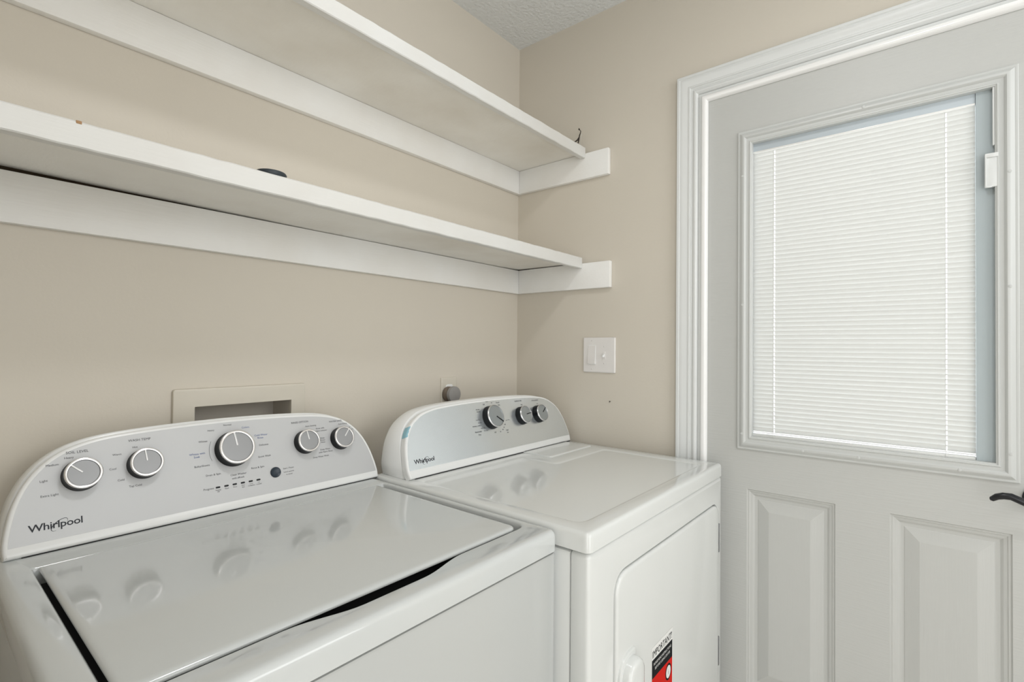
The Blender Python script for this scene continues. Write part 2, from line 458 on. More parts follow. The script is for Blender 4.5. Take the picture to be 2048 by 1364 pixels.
# lever handle
lv = link('lever_handle', tube_bm([(-0.062+DX, -1.3655, 0.9345), (-0.062+DX, -1.3675, 0.9365), (-0.062+DX, -1.376, 0.9435), (-0.062+DX, -1.386, 0.9470), (-0.062+DX, -1.398, 0.9475), (-0.062+DX, -1.410, 0.9425), (-0.062+DX, -1.422, 0.9375), (-0.060+DX, -1.435, 0.9345), (-0.055+DX, -1.447, 0.935), (-0.046+DX, -1.452, 0.936), (-0.01+DX, -1.453, 0.936)], [0.0016, 0.0052, 0.0066, 0.0072, 0.0074, 0.0074, 0.0076, 0.0082, 0.009, 0.0098, 0.0105], 14), LEVER, door, smooth=60)
b = lathe_bm([(0.0, 0), (0.033, 0), (0.033, 0.004), (0.029, 0.009), (0.014, 0.012), (0.0, 0.012)][1:-1], 36)
bmesh.ops.rotate(b, verts=b.verts, matrix=Matrix.Rotation(R(-90), 3, 'Y')); bmesh.ops.translate(b, verts=b.verts, vec=(DX, -1.453, 0.936))
link('rosette', b, LEVER, lv)

# ------------------------------------------------------------------ shelves
T = 0.019
def shelf(name, label, z_board, z_n0, z_n1, z_c0, z_c1, y_side, y_front, gap):
    s = thing(name, label, 'shelf', (AX+0.02, 0, z_board))
    xs = [AX+0.004+(0-0.0015-AX-0.004)*i/48 for i in range(49)]
    def off(x):
        if not gap: return 0.0
        o = 0.0
        if x < -0.86: t = min(1, (-0.86-x)/0.62); o += 0.0085*t**1.2
        if x > -0.13: o += 0.0032*(x+0.13)/0.13
        return o
    loops = []
    for x in xs:
        o = off(x)
        loops.append([(x, y_front+T, z_board), (x, -0.0035, z_board+o), (x, -0.0035, z_board+T+o), (x, y_front+T, z_board+T)])
    link('shelf_board', loft(loops), SHELFU, s, smooth=20)
    # front strip, its edges slightly uneven from age and paint
    b = bmesh.new(); loops = []
    rnd = random.Random(3 if gap else 4)
    n = 70
    for i in range(n+1):
        x = AX+0.004+(-T-0.001-AX-0.004)*i/n
        j = rnd.uniform(-0.0007, 0.0007); k = rnd.uniform(-0.0006, 0.0006)
        loops.append([(x, y_front, z_n0+0.002+k), (x, y_front+0.002, z_n0+k), (x, y_front+T, z_n0), (x, y_front+T, z_n1), (x, y_front+0.0025, z_n1+j), (x, y_front, z_n1-0.0025+j)])
    loft(loops, True, True, b)
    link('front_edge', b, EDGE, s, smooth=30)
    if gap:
        link('gap_shade_strip', box_bm(AX+0.004, -0.80, -0.0030, -0.0006, z_c1-0.0002, z_board+0.0085), GAPSHADE, s, smooth=0)['label'] = 'dark strip for the shade in the gap'
        link('gap_shade_strip', box_bm(-0.14, -0.0014, -0.0030, -0.0006, z_c1-0.0002, z_board+0.0030), GAPSHADE, s, smooth=0)
        link('gap_shade_strip', box_bm(-0.0032, -0.0012, -0.062, -0.0032, z_c1-0.0002, z_board+0.0030), GAPSHADE, s, smooth=0)
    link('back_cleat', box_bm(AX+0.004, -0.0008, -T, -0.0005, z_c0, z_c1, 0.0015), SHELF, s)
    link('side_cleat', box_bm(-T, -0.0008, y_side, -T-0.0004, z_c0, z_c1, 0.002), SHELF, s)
    return s
up_s = shelf('wall_shelf', 'upper long white painted wall shelf, nearest the ceiling', 1.9495, 1.9315, 1.9695, 1.8588, 1.949, -0.4109, -0.3201, False)
lo_s = shelf('wall_shelf', 'lower long white painted wall shelf, nearer the washer and dryer', 1.5585, 1.5394, 1.5779, 1.4655, 1.5570, -0.4193, -0.3102, True)
link('paint_chip', box_bm(-1.4068, -1.4000, -0.3108, -0.3085, 1.5738, 1.5786, 0.0008), CHIP, lo_s)['label'] = 'bare wood chip in the paint'
up_s['group'] = lo_s['group'] = 'wall shelves above the machines'

# ------------------------------------------------------------------ washer / dryer shared pieces
LEAN = R(20)
E2 = Vector((0, math.sin(LEAN), math.cos(LEAN))); NN = Vector((0, -math.cos(LEAN), math.sin(LEAN)))
def frame_of(P):
    P = Vector(P)
    return lambda x, h, off=0.0: tuple(P+Vector((x, 0, 0))+E2*h+NN*off)
def console_outline(half, x_add=0.0):
    pts = catmull(half, 4)                       # right side, from bottom to the middle of the top
    rt = [(p[0]+x_add, p[1]) for p in pts]
    lf = [(-p[0]+x_add, p[1]) for p in pts[:-1]][::-1]
    return rt+lf                                 # CCW (right bottom -> top -> left bottom)
def trim_outline(ol, d, hb):
    q = inset(ol, d)
    q = [(x, max(h, hb)) for x, h in q]
    return q
def console(P, ol, y_back, z_top, root, fasc_h, fasc_mat):
    fr = frame_of(P)
    shell_y = lambda h: P[1]+h*math.sin(LEAN)
    cz = math.cos(LEAN)
    # rear shell, extruded straight back to the wall side
    i1 = inset(ol, 0.0012)
    zf = lambda h: max(P[2]+h*cz, z_top+0.0004) if h > 0.004 else z_top+0.0004
    i0 = inset(ol, 0.007); ia = inset(ol, 0.0004)
    L00 = [(P[0]+x, shell_y(h)+0.0195, zf(h)) for x, h in i0]
    L01 = [(P[0]+x, shell_y(h)+0.0222, zf(h)) for x, h in i0]
    L0 = [(P[0]+x, shell_y(h)+0.0222, zf(h)) for x, h in i1]
    L02 = [(P[0]+x, shell_y(h)+0.0230, zf(h)) for x, h in ia]
    L1 = [(P[0]+x, max(y_back-0.012, shell_y(h)+0.0235), zf(h)) for x, h in ia]
    i2 = inset(ol, 0.004); L2 = [(P[0]+x, max(y_back-0.004, shell_y(h)+0.0242), zf(h)) for x, h in i2]
    i3 = inset(ol, 0.012); L3 = [(P[0]+x, max(y_back, shell_y(h)+0.0250), zf(h)) for x, h in i3]
    link('console_shell', loft([L00, L01, L0, L02, L1, L2, L3]), PLAST, root, smooth=50)
    lo = [[fr(x, h, -0.0185) for x, h in ol], [fr(x, h, -0.006) for x, h in ol]]
    for i, d in ((0.0006, -0.003), (0.0022, -0.0008), (0.0050, 0.0)):
        lo.append([fr(x, h, d) for x, h in inset(ol, i)])
    link('console_bezel', loft(lo), PLAST, root, smooth=40)
    xs_ = [p[0] for p in ol]
    link('console_gap_shade', box_bm(P[0]+min(xs_)+0.022, P[0]+max(xs_)-0.004, P[1]+0.0035, P[1]+0.0185, z_top+0.0004, P[2]-0.0002), DARK, root, smooth=0)  # dark strip added as the shade in the gap under the bezel
    fo = trim_outline(ol, 0.0068, fasc_h)
    fa = link('fascia', loft([[fr(x, h, -0.001) for x, h in fo], [fr(x, h, 0.0004) for x, h in fo]]), fasc_mat, root, smooth=30)
    return fr, fa
def knob(root, fr, x, h, r, ht, ang, face, ptr, cache, rim_w):
    """cache shares meshes between alike knobs"""
    key = (round(r, 4), face.name)
    mt = Matrix.Translation(fr(x, h, 0.0004)) @ Matrix.Rotation(R(70), 4, 'X') @ Matrix.Rotation(-R(ang), 4, 'Z')
    if key not in cache:
        bodyb = lathe_bm([(r*1.04, 0), (r*1.04, 0.002), (r*1.01, 0.004), (r*0.985, ht), (r*0.93, ht+0.0006)], 44)
        rimb = lathe_bm([(r*0.985, ht), (r*1.0, ht+0.0012), (r*0.985, ht+0.0028), (r*0.94, ht+0.0036), (r-rim_w, ht+0.0030), (r-rim_w-0.0004, ht+0.0014), (r-rim_w-0.0004, ht-0.001)], 44, cap0=False, cap1=False)
        faceb = lathe_bm([(r-rim_w-0.0002, ht-0.0006), (r-rim_w-0.0008, ht+0.0016), (r*0.5, ht+0.0019), (0.001, ht+0.0020)], 44)
        ptrb = box_bm(-0.0012*r/0.026, 0.0012*r/0.026, 0.08*r, r-rim_w+0.0006, ht+0.0012, ht+0.0030, 0.0004)
        cache[key] = [link('control_knob', bodyb, BLACK, None).data, link('knob_rim', rimb, CHROME, None, 60).data, link('knob_face', faceb, face, None).data, link('pointer', ptrb, ptr, None).data]
        for o in [o for o in COL.objects if o.parent is None and o.name in ('control_knob', 'knob_rim', 'knob_face', 'pointer') or (o.parent is None and o.name.split('.')[0] in ('control_knob', 'knob_rim', 'knob_face', 'pointer'))]:
            bpy.data.objects.remove(o)
    a, bq, c, d = cache[key]
    k = bpy.data.objects.new('control_knob', a); COL.objects.link(k); k.parent = root
    k.matrix_parent_inverse = world_of(root).inverted(); k.matrix_basis = mt
    for nm, me in (('knob_rim', bq), ('knob_face', c), ('pointer', d)):
        o = bpy.data.objects.new(nm, me); COL.objects.link(o); o.parent = k
    return k
CACHE = {}
def swoosh(fr, cx, cy, a, bq, tilt, off):
    """thin open ellipse ring of the logo"""
    b = bmesh.new(); n = 40
    rows = []
    for i in range(n+1):
        t = R(-38)+R(262)*i/n
        w = 0.0004+0.0011*math.sin(math.pi*i/n)**2*(0.5+0.5*math.sin(t-1.2)**2)
        pts = []
        for s in (-1, 1):
            ex = (a+s*w*0.5)*math.cos(t); ey = (bq+s*w*0.5)*math.sin(t)
            pts.append(fr(cx+ex*math.cos(tilt)-ey*math.sin(tilt), cy+ex*math.sin(tilt)+ey*math.cos(tilt), off))
        rows.append(pts)
    loft(rows, False, False, b, closed=False)
    return b
def brand(fr, fa, x0, y0, w):
    b = text_bm([('Whirlpool', x0, y0, w*0.165, 'LEFT', 0.018, 0.94)], fr, 0.0007)
    xs = [v.co.x for v in b.verts]; k = w/(max(xs)-min(xs)); xm = min(xs)
    for v in b.verts: v.co.x = xm+(v.co.x-xm)*k
    s = swoosh(fr, x0+w*0.56, y0+w*0.06, w*0.185, w*0.085, R(38), 0.0008)
    me = bpy.data.meshes.new('t'); s.to_mesh(me); s.free(); b.from_mesh(me); bpy.data.meshes.remove(me)
    o = link('logo', b, LOGO, fa, smooth=0); o['kind'] = 'stuff'
    return o

# ------------------------------------------------------------------ washer
WX0, WX1, WYF, WYB, WZ, WZB = -1.4725, -0.7838, -0.734, -0.075, 0.9195, 0.8810
washer = thing('washing_machine', 'white top-load washing machine with five-knob silver console, left of the dryer', 'washing machine', ((WX0+WX1)/2, (WYF+WYB)/2, 0))
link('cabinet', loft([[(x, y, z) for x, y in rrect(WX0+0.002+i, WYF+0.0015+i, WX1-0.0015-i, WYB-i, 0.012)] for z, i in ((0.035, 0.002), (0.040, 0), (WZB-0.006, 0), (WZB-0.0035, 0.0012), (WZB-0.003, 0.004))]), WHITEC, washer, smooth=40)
for fx in (WX0+0.06, WX1-0.06):
    for fy in (WYF+0.06, WYB-0.06):
        b = lathe_bm([(0.018, 0), (0.02, 0.004), (0.014, 0.012), (0.010, 0.036)], 16); bmesh.ops.translate(b, verts=b.verts, vec=(fx, fy, 0.0))
        link('levelling_foot', b, BLACK, washer)
# top frame with the recess for the lid and the finger scoop
def xyz(z): return lambda x, y: (x, y, z)
RX0, RX1, RY0, RY1 = -1.4365, -0.8005, -0.6860, -0.2290
front = []
for i in range(25):
    x = -1.272+(0.295)*i/24
    s = min(1.0, i/8, (24-i)/8); s = s*s*(3-2*s)
    front.append((x, RY0+0.007-0.019*s))
hole_w = [(RX1, RY1)]+[(RX0, RY1)]+[(RX0, RY0+0.007)]+front+[(RX1, RY0+0.007)]
hole_w = roundpoly(hole_w, [0.012, 0.006, 0.012]+[0]*25+[0.034], 6)
b = bmesh.new()
ow = lambda i: rrect(WX0+i, WYF+i, WX1-i, WYB-i, max(0.014-i, 0.004), 6)
fill_holes(b, ow(0.011), [hole_w], xyz(WZ))
side = [(WZB, 0.0015), (WZB+0.001, 0.0), (WZ-0.011, 0.0), (WZ-0.0075, 0.0009), (WZ-0.0040, 0.0032), (WZ-0.0012, 0.0066), (WZ, 0.011)]
loft([[(x, y, z) for x, y in ow(i)] for z, i in side], True, False, b)
loft([[(x, y, WZ+dz) for x, y in inset(hole_w, -d)] for d, dz in ((0, 0), (-0.0015, -0.0008), (-0.0035, -0.0035), (-0.0045, -0.028))], False, True, b)
weld(b, 2e-5)
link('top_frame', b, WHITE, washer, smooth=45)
# dark sheet added as the shade under the lid lip and the lid
LX0, LX1, LY0_, LY1_ = -1.4265, -0.8240, -0.6690, -0.2360
ll = lambda i: rrect(LX0+i, LY0_+i, LX1-i, LY1_-i, tuple(max(q-i, 0.0012) for q in (0.008, 0.006, 0.008, 0.016)), 6)
link('lid_gap_shade', loft([[(x, y, z) for x, y in inset(hole_w, 0.0065)] for z in (WZ-0.0275, WZ-0.0262)]), DARK, washer, smooth=0)
link('lid', loft([[(x, y, z) for x, y in ll(i)] for z, i in ((WZ-0.0062, 0.0028), (WZ-0.0054, 0.0008), (WZ-0.0034, 0.0), (WZ-0.0012, 0.0008), (WZ+0.0006, 0.0028), (WZ+0.0016, 0.0062), (WZ+0.0018, 0.0105))]), WHITE, washer, smooth=45)
WP = (-1.1145, -0.1800, 0.9225)
w_half = [(0.343, 0.0), (0.3445, 0.020), (0.340, 0.050), (0.332, 0.081), (0.3185, 0.111), (0.298, 0.138), (0.272, 0.158), (0.240, 0.171), (0.200, 0.1785), (0.140, 0.183), (0.070, 0.1855), (0.0, 0.1865)]
w_ol = console_outline([(a*0.9895, c) for a, c in w_half], -0.005)
wfr, wfa = console(WP, w_ol, -0.078, WZ, washer, 0.0165, FASC)
DXT = -0.005        # text was measured from a slightly different origin
for x, h, r, a in ((-0.2465, 0.1145, 0.0262, -47), (-0.156, 0.1180, 0.0262, -5), (0.0005, 0.1225, 0.0352, -7), (0.1575, 0.1150, 0.0262, -7), (0.2480, 0.1115, 0.0262, 40)):
    knob(washer, wfr, x-0.001, h-0.001, r, 0.0185 if r < 0.03 else 0.021, a, KFACE, PTR, CACHE, 0.0042 if r < 0.03 else 0.0052)
b = lathe_bm([(0.0112, 0), (0.0112, 0.002), (0.0100, 0.0034), (0.0095, 0.0030), (0.004, 0.0024), (0.001, 0.0022)], 32)
sb = link('start_button', b, NAVY, washer)
sb.matrix_basis = Matrix.Translation(wfr(0.0785, 0.0580, 0.0004)) @ Matrix.Rotation(R(70), 4, 'X')
led_me = None
for i in range(6):
    x = -0.0385+0.01585*i
    if led_me is None:
        b = loft([[(u, v, d) for u, v in rrect(-0.0042, -0.0017, 0.0042, 0.0017, 0.0016, 5)] for d in (-0.0004, 0.0003)])
        o = link('status_light', b, BLACK, wfa); led_me = o.data
    else: o = place('status_light', led_me, wfa)
    o.matrix_basis = Matrix.Translation(wfr(x, 0.0492, 0.0006)) @ Matrix.Rotation(R(70), 4, 'X')
S = 0.0036
C_ = 'CENTER'; Lf = 'LEFT'; Rt = 'RIGHT'
wt = [('SOIL LEVEL', -0.251, 0.1520, 0.0044, C_, 0.0), ('Heavy', -0.2625, 0.1440, S, C_, 0), ('Medium', -0.284, 0.1350, S, C_, 0), ('Light', -0.2955, 0.1105, S, C_, 0), ('Extra Light', -0.2890, 0.0860, S, C_, 0),
      ('WASH TEMP', -0.161, 0.1610, 0.0044, C_, 0.0), ('Hot', -0.1690, 0.1485, S, C_, 0), ('Warm', -0.1965, 0.1390, S, C_, 0), ('Cool', -0.2040, 0.1140, S, C_, 0), ('Cold', -0.1935, 0.0925, S, C_, 0), ('Tap Cold', -0.1730, 0.0785, S, C_, 0),
      ('Normal', -0.0065, 0.1720, S, C_, 0), ('Heavy', -0.0390, 0.1640, S, C_, 0), ('Whites', -0.0560, 0.1430, S+0.0003, C_, 0), ('Bulky/Sheets', -0.0625, 0.0945, S+0.0002, C_, 0),
      ('Drain & Spin', -0.0440, 0.0740, S+0.0002, C_, 0), ('Clean Washer', 0.0030, 0.0665, S+0.0002, C_, 0), ('with affresh', 0.0015, 0.0595, S, C_, 0.0), ('Rinse & Spin', 0.0430, 0.0735, S+0.0002, C_, 0), ('Quick Wash', 0.0600, 0.0950, S+0.0002, C_, 0), ('Delicates', 0.0620, 0.1200, S+0.0002, C_, 0),
      ('RINSE OPTION', 0.1510, 0.1600, 0.0044, C_, 0.0), ('Auto Sensing', 0.1760, 0.1490, S, C_, 0), ('Rinse with', 0.1985, 0.1405, S, C_, 0), ('Fabric Softener', 0.2010, 0.1345, S-0.0003, C_, 0), ('Deep', 0.2005, 0.1165, S-0.0003, C_, 0), ('Water', 0.2005, 0.1115, S-0.0003, C_, 0), ('Rinse', 0.2005, 0.1065, S-0.0003, C_, 0), ('Deep Water', 0.2030, 0.0890, S, C_, 0), ('with Fabric Rinse', 0.2030, 0.0830, S, C_, 0), ('Deep Water Wash', 0.1890, 0.0735, S, C_, 0),
      ('WATER LEVEL', 0.2420, 0.1530, 0.0040, C_, 0.0), ('Auto Sensing', 0.2600, 0.1450, 0.0032, C_, 0), ('Small', 0.2715, 0.1345, 0.0025, Lf, 0), ('Medium', 0.2755, 0.1290, 0.0024, Lf, 0), ('Large', 0.2785, 0.1235, 0.0025, Lf, 0),
      ('Progress', -0.0555, 0.0475, 0.0038, C_, 0.0), ('Sensing', -0.0385, 0.0430, 0.0024, C_, 0), ('Fill', -0.0385, 0.0395, 0.0024, C_, 0), ('Wash', -0.0226, 0.0430, 0.0024, C_, 0), ('Rinse', -0.0068, 0.0430, 0.0024, C_, 0), ('Final', 0.0090, 0.0430, 0.0024, C_, 0), ('Spin', 0.0090, 0.0395, 0.0024, C_, 0), ('Cycle', 0.0250, 0.0430, 0.0024, C_, 0), ('Complete', 0.0250, 0.0395, 0.0024, C_, 0), ('Lid', 0.0408, 0.0430, 0.0024, C_, 0), ('Locked', 0.0408, 0.0395, 0.0024, C_, 0),
      ('Start / Pause', 0.1080, 0.0610, 0.0034, C_, 0.0), ('hold 3 seconds', 0.1080, 0.0535, 0.0027, C_, 0), ('to cancel', 0.1080, 0.0480, 0.0027, C_, 0)]
wb_t = [('Whites with', -0.0685, 0.1195, S+0.0004, C_, 0.0), ('Soak', -0.0700, 0.1135, S+0.0004, C_, 0.0), ('Colors', 0.0290, 0.1625, S+0.0004, C_, 0.0), ('Cold Water', 0.0590, 0.1420, S+0.0004, C_, 0.0), ('Rinse', 0.0570, 0.1360, S+0.0004, C_, 0.0)]
link('lettering', text_bm(wt, wfr, 0.0007), INK, wfa, smooth=0)['kind'] = 'stuff'
link('blue_lettering', text_bm(wb_t, wfr, 0.0007), INKB, wfa, smooth=0)['kind'] = 'stuff'
# arc printed beside the cycle dial
rows = []
for i in range(13):
    t = R(152+50*i/12)
    rows.append([wfr(0.0+0.0465*math.cos(t)*s, 0.121+0.0465*math.sin(t)*s, 0.0007) for s in (1.0, 1.012)])
link('dial_arc', loft(rows, False, False, None, closed=False), INK, wfa, smooth=0)
brand(wfr, wfa, -0.3160, 0.0345, 0.067)

# ------------------------------------------------------------------ dryer
DX0, DX1, DYF, DYB, DZT, DZS = -0.7775, -0.0265, -0.797, -0.150, 0.9225, 0.8860
dryer = thing('clothes_dryer', 'white front-load clothes dryer with three-knob steel console, between washer and door', 'dryer', ((DX0+DX1)/2, (DYF+DYB)/2, 0))
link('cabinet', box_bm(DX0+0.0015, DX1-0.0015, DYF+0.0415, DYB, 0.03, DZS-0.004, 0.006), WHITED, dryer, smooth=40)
for fx in (DX0+0.06, DX1-0.06):
    for fy in (DYF+0.08, DYB-0.06):
        b = lathe_bm([(0.018, 0), (0.02, 0.004), (0.014, 0.012), (0.010, 0.032)], 16); bmesh.ops.translate(b, verts=b.verts, vec=(fx, fy, 0.0))
        link('levelling_foot', b, BLACK, dryer)
# front panel with door recess; 2D (x,z), depth along +y
d_ol = roundpoly([(-0.6795, 0.262), (-0.0680, 0.262), (-0.0680, 0.8145), (-0.6795, 0.8145)], [0.03, 0.03, 0.040, 0.046], 7)
fp = rect(DX0+0.011, 0.036, DX1-0.011, DZS-0.011)
fp = roundpoly(fp, 0.0015, 3)
b = bmesh.new()
hole_d = inset(d_ol, -0.0042)
yF = DYF+0.0015
fill_holes(b, fp, [hole_d], lambda u, v: (u, yF, v))
def fpl(o): return [(x, z) for x, z in inset(fp, -o)]
loft([[(x, yF+dy, z) for x, z in fpl(o)] for o, dy in ((0, 0), (0.0035, 0.0008), (0.0065, 0.0026), (0.0085, 0.0055), (0.0092, 0.009), (0.0092, 0.037), (0.0085, 0.0385), (0.006, 0.039))], False, False, b)
loft([[(x, yF+dy, z) for x, z in inset(hole_d, i)] for i, dy in ((0, 0), (0.0003, 0.0006), (0.0006, 0.017))], False, True, b)
weld(b, 2e-5)
link('front_panel', b, WHITED, dryer, smooth=45)
ddoor = link('dryer_door', loft([[(x, yF+dy, z) for x, z in inset(d_ol, i)] for i, dy in ((0.0012, 0.0115), (0.0, 0.0095), (0.0, -0.0005), (0.0012, -0.0032), (0.0038, -0.0050), (0.0075, -0.0056))]), WHITED, dryer, smooth=45)
# hinges on the right edge
for z0, z1 in ((0.676, 0.757), (0.356, 0.437)):
    link('hinge', box_bm(-0.0676, -0.0615, yF-0.0055, yF+0.006, z0, z1, 0.001), HINGE, ddoor)
# handle
ho = roundpoly([(-0.676, 0.40), (-0.606, 0.40), (-0.606, 0.6535), (-0.676, 0.6535)], [0.02, 0.012, 0.006, 0.048], 7)
hi = lambda i: rrect(-0.667+i, 0.41+i, -0.600-i, 0.6440-i, tuple(max(q-i, 0.003) for q in (0.028, 0.036, 0.015, 0.012)), 7)
yD = yF-0.0055
b = loft([[(x, yD+dy, z) for x, z in inset(ho, i)] for i, dy in ((0, 0.001), (0, -0.0035), (0.0008, -0.0048), (0.003, -0.0052))])
loft([[(x, yD+dy, z) for x, z in hi(i)] for i, dy in ((0, -0.004), (0, -0.014), (0.0015, -0.019), (0.005, -0.0225), (0.010, -0.0238))], True, True, b)
link('door_handle', b, WHITED, ddoor, smooth=40)
# sticker
sf = lambda x, h, off=0.0: (x, yD-0.0008-off, h)
def flat(pts, t0, t1): return loft([[sf(x, z, t0) for x, z in pts], [sf(x, z, t1) for x, z in pts]])
stk = link('important_sticker', flat(rect(-0.523, 0.405, -0.407, 0.6075), -0.0004, 0.0), PAPER, dryer, smooth=0)
stk['label'] = 'red, black and white sticker on the dryer door'
link('black_band', flat(rect(-0.5205, 0.541, -0.4095, 0.5805), 0.0, 0.0003), STK, stk, smooth=0)
link('red_field', flat(rect(-0.5205, 0.412, -0.4095, 0.541), 0.0, 0.0003), RED, stk, smooth=0)
circ = lambda r: [(-0.4325+r*math.cos(2*math.pi*i/28), 0.5165+r*math.sin(2*math.pi*i/28)*1.12) for i in range(28)]
link('round_icon', flat(circ(0.0165), 0.0003, 0.0005), STK, stk, smooth=0)
link('icon_disc', flat(circ(0.0125), 0.0005, 0.0007), PAPER, stk, smooth=0)
b = text_bm([('IMPORTANT!', -0.465, 0.5850, 0.0150, C_, 0.0)], sf, 0.0004)
xs = [v.co.x for v in b.verts]; k_ = 0.106/(max(xs)-min(xs))
for v in b.verts: v.co.x = -0.465+(v.co.x-(max(xs)+min(xs))/2)*k_
text_bm([('i', -0.4325, 0.5110, 0.0115, C_, 0.0)], sf, 0.0009, b)
link('black_lettering', b, STK, stk, smooth=0)['kind'] = 'stuff'
link('white_lettering', text_bm([('PLEASE READ INSTRUCTIONS', -0.4650, 0.5670, 0.0058, C_, 0.0, 0.86), ('BEFORE USING DRYER', -0.4650, 0.5560, 0.0058, C_, 0.0), ('Do Not', -0.4660, 0.4800, 0.0130, C_, 0.0)], sf, 0.0006), PAPER, stk, smooth=0)['kind'] = 'stuff'
# top
b = bmesh.new()
od = lambda i: rrect(DX0+i, DYF+i, DX1-i, DYB-i, max(0.013-i, 0.003), 6)
PA = roundpoly([(-0.740, -0.300), (-0.740, -0.7590), (-0.0760, -0.7590), (-0.0760, -0.4315), (-0.3500, -0.4315), (-0.3500, -0.300)], [0.012, 0.035, 0.035, 0.022, 0.014, 0.012], 6)
LA = roundpoly([(-0.3050, -0.268), (-0.3050, -0.3830), (-0.0580, -0.3830), (-0.0580, -0.268)], [0.004, 0.014, 0.014, 0.004], 6)
fill_holes(b, od(0.009), [PA, LA], xyz(DZT))
side = [(DZS, 0.0012), (DZS+0.001, 0.0), (DZT-0.009, 0.0), (DZT-0.0055, 0.0008), (DZT-0.0026, 0.0028), (DZT-0.0007, 0.0058), (DZT, 0.009)]
loft([[(x, y, z) for x, y in od(i)] for z, i in side], True, False, b)
loft([[(x, y, DZT+dz) for x, y in inset(PA, i)] for i, dz in ((0, 0), (0.0025, -0.0006), (0.0055, -0.0020), (0.008, -0.0026), (0.0105, -0.0026))], False, True, b)
loft([[(x, y, DZT+dz) for x, y in inset(LA, i)] for i, dz in ((0, 0), (0.0018, 0.0001), (0.0030, -0.006))], False, True, b)
weld(b, 2e-5)
link('top_panel', b, WHITED, dryer, smooth=30)
link('lint_screen_cover', loft([[(x, y, DZT+dz) for x, y in inset(LA, i)] for i, dz in ((0.0032, -0.0058), (0.0032, 0.0002), (0.0042, 0.0022), (0.0065, 0.0032), (0.010, 0.0034))]), WHITED, dryer, smooth=40)
DP = (-0.3945, -0.2770, 0.9260)
d_half = [(0.3615, 0.0), (0.3655, 0.020), (0.3645, 0.042), (0.3585, 0.077), (0.3505, 0.100), (0.3385, 0.122), (0.3190, 0.142), (0.284, 0.162), (0.240, 0.1720), (0.190, 0.1765), (0.120, 0.1795), (0.060, 0.1805), (0.0, 0.181)]
d_ol2 = console_outline(d_half)
dfr, dfa = console(DP, d_ol2, -0.152, DZT, dryer, 0.0205, FASCD)
for x, h, r, a in ((-0.0215, 0.1225, 0.0345, 126), (0.1245, 0.1135, 0.0285, 84), (0.2135, 0.1105, 0.0285, 54)):
    knob(dryer, dfr, x, h, r, 0.021 if r > 0.03 else 0.020, a, KFACED, BLACK, CACHE, 0.0022)
S = 0.0034
dt = [('WRINKLE SHIELD', -0.0890, 0.1020, 0.0034, C_, 0.0), ('Automatic', -0.0885, 0.0845, 0.0048, C_, 0.0), ('Dry', -0.0855, 0.0755, 0.0048, C_, 0.0), ('Less Dry', -0.0790, 0.1200, 0.0033, C_, 0), ('Normal', -0.0735, 0.1105, 0.0033, C_, 0), ('More Dry', -0.0655, 0.0935, 0.0033, C_, 0), ('Very Dry', -0.0560, 0.0850, 0.0033, C_, 0),
      ('Timed', 0.0255, 0.1640, 0.0045, C_, 0.0), ('Dry', 0.0300, 0.1560, 0.0045, C_, 0.0), ('Off', -0.0385, 0.1625, 0.0042, C_, 0.0), ('Cool', -0.0225, 0.1710, 0.0036, C_, 0), ('Off', -0.0020, 0.1660, 0.0032, C_, 0),
      ('Fluff', 0.0380, 0.0745, 0.0042, C_, 0.0), ('Air', 0.0390, 0.0675, 0.0042, C_, 0.0), ('Off', 0.0340, 0.0930, 0.0040, C_, 0.0), ('Off', -0.0175, 0.0745, 0.0040, C_, 0.0), ('20', 0.0060, 0.0740, 0.0036, C_, 0), ('40', 0.0190, 0.0790, 0.0036, C_, 0), ('60', 0.0270, 0.0850, 0.0036, C_, 0), ('Wrinkle', -0.0690, 0.1500, 0.0036, C_, 0.0), ('Release', -0.0680, 0.1435, 0.0036, C_, 0.0), ('Less Time', 0.0520, 0.1060, 0.0033, C_, 0),
      ('TEMPERATURE', 0.1265, 0.1610, 0.0040, C_, 0.0), ('High', 0.1400, 0.1480, 0.0034, C_, 0), ('CYCLE SIGNAL', 0.2170, 0.1565, 0.0040, C_, 0.0), ('On', 0.2250, 0.1440, 0.0036, C_, 0.0)]
link('lettering', text_bm(dt, dfr, 0.0007), INK, dfa, smooth=0)['kind'] = 'stuff'
brand(dfr, dfa, -0.3400, 0.0345, 0.067)
# strip of blue packing tape left on the console edge
lt = [p for p in d_ol2 if p[0] < -0.2]
rows = []
hs = [0.1045+0.0265*i/8 for i in range(9)]
def xl(h):
    pts = sorted(lt, key=lambda p: p[1])
    for q0, q1 in zip(pts, pts[1:]):
        if q0[1] <= h <= q1[1]: return q0[0]+(q1[0]-q0[0])*(h-q0[1])/(q1[1]-q0[1]+1e-9)
    return pts[-1][0]
for i, h in enumerate(hs):
    jag = 0.0012*math.sin(i*2.1)
    rows.append([dfr(xl(h)-0.0006, h, -0.0180), dfr(xl(h)-0.0006, h, -0.006), dfr(xl(h)+0.0008, h+0.0002, -0.0010), dfr(xl(h)+0.0042+jag, h+0.0006, 0.0006)])
link('packing_tape', loft(rows, False, False, None, closed=False), TAPE, dryer, smooth=60)['label'] = 'scrap of pale blue tape'

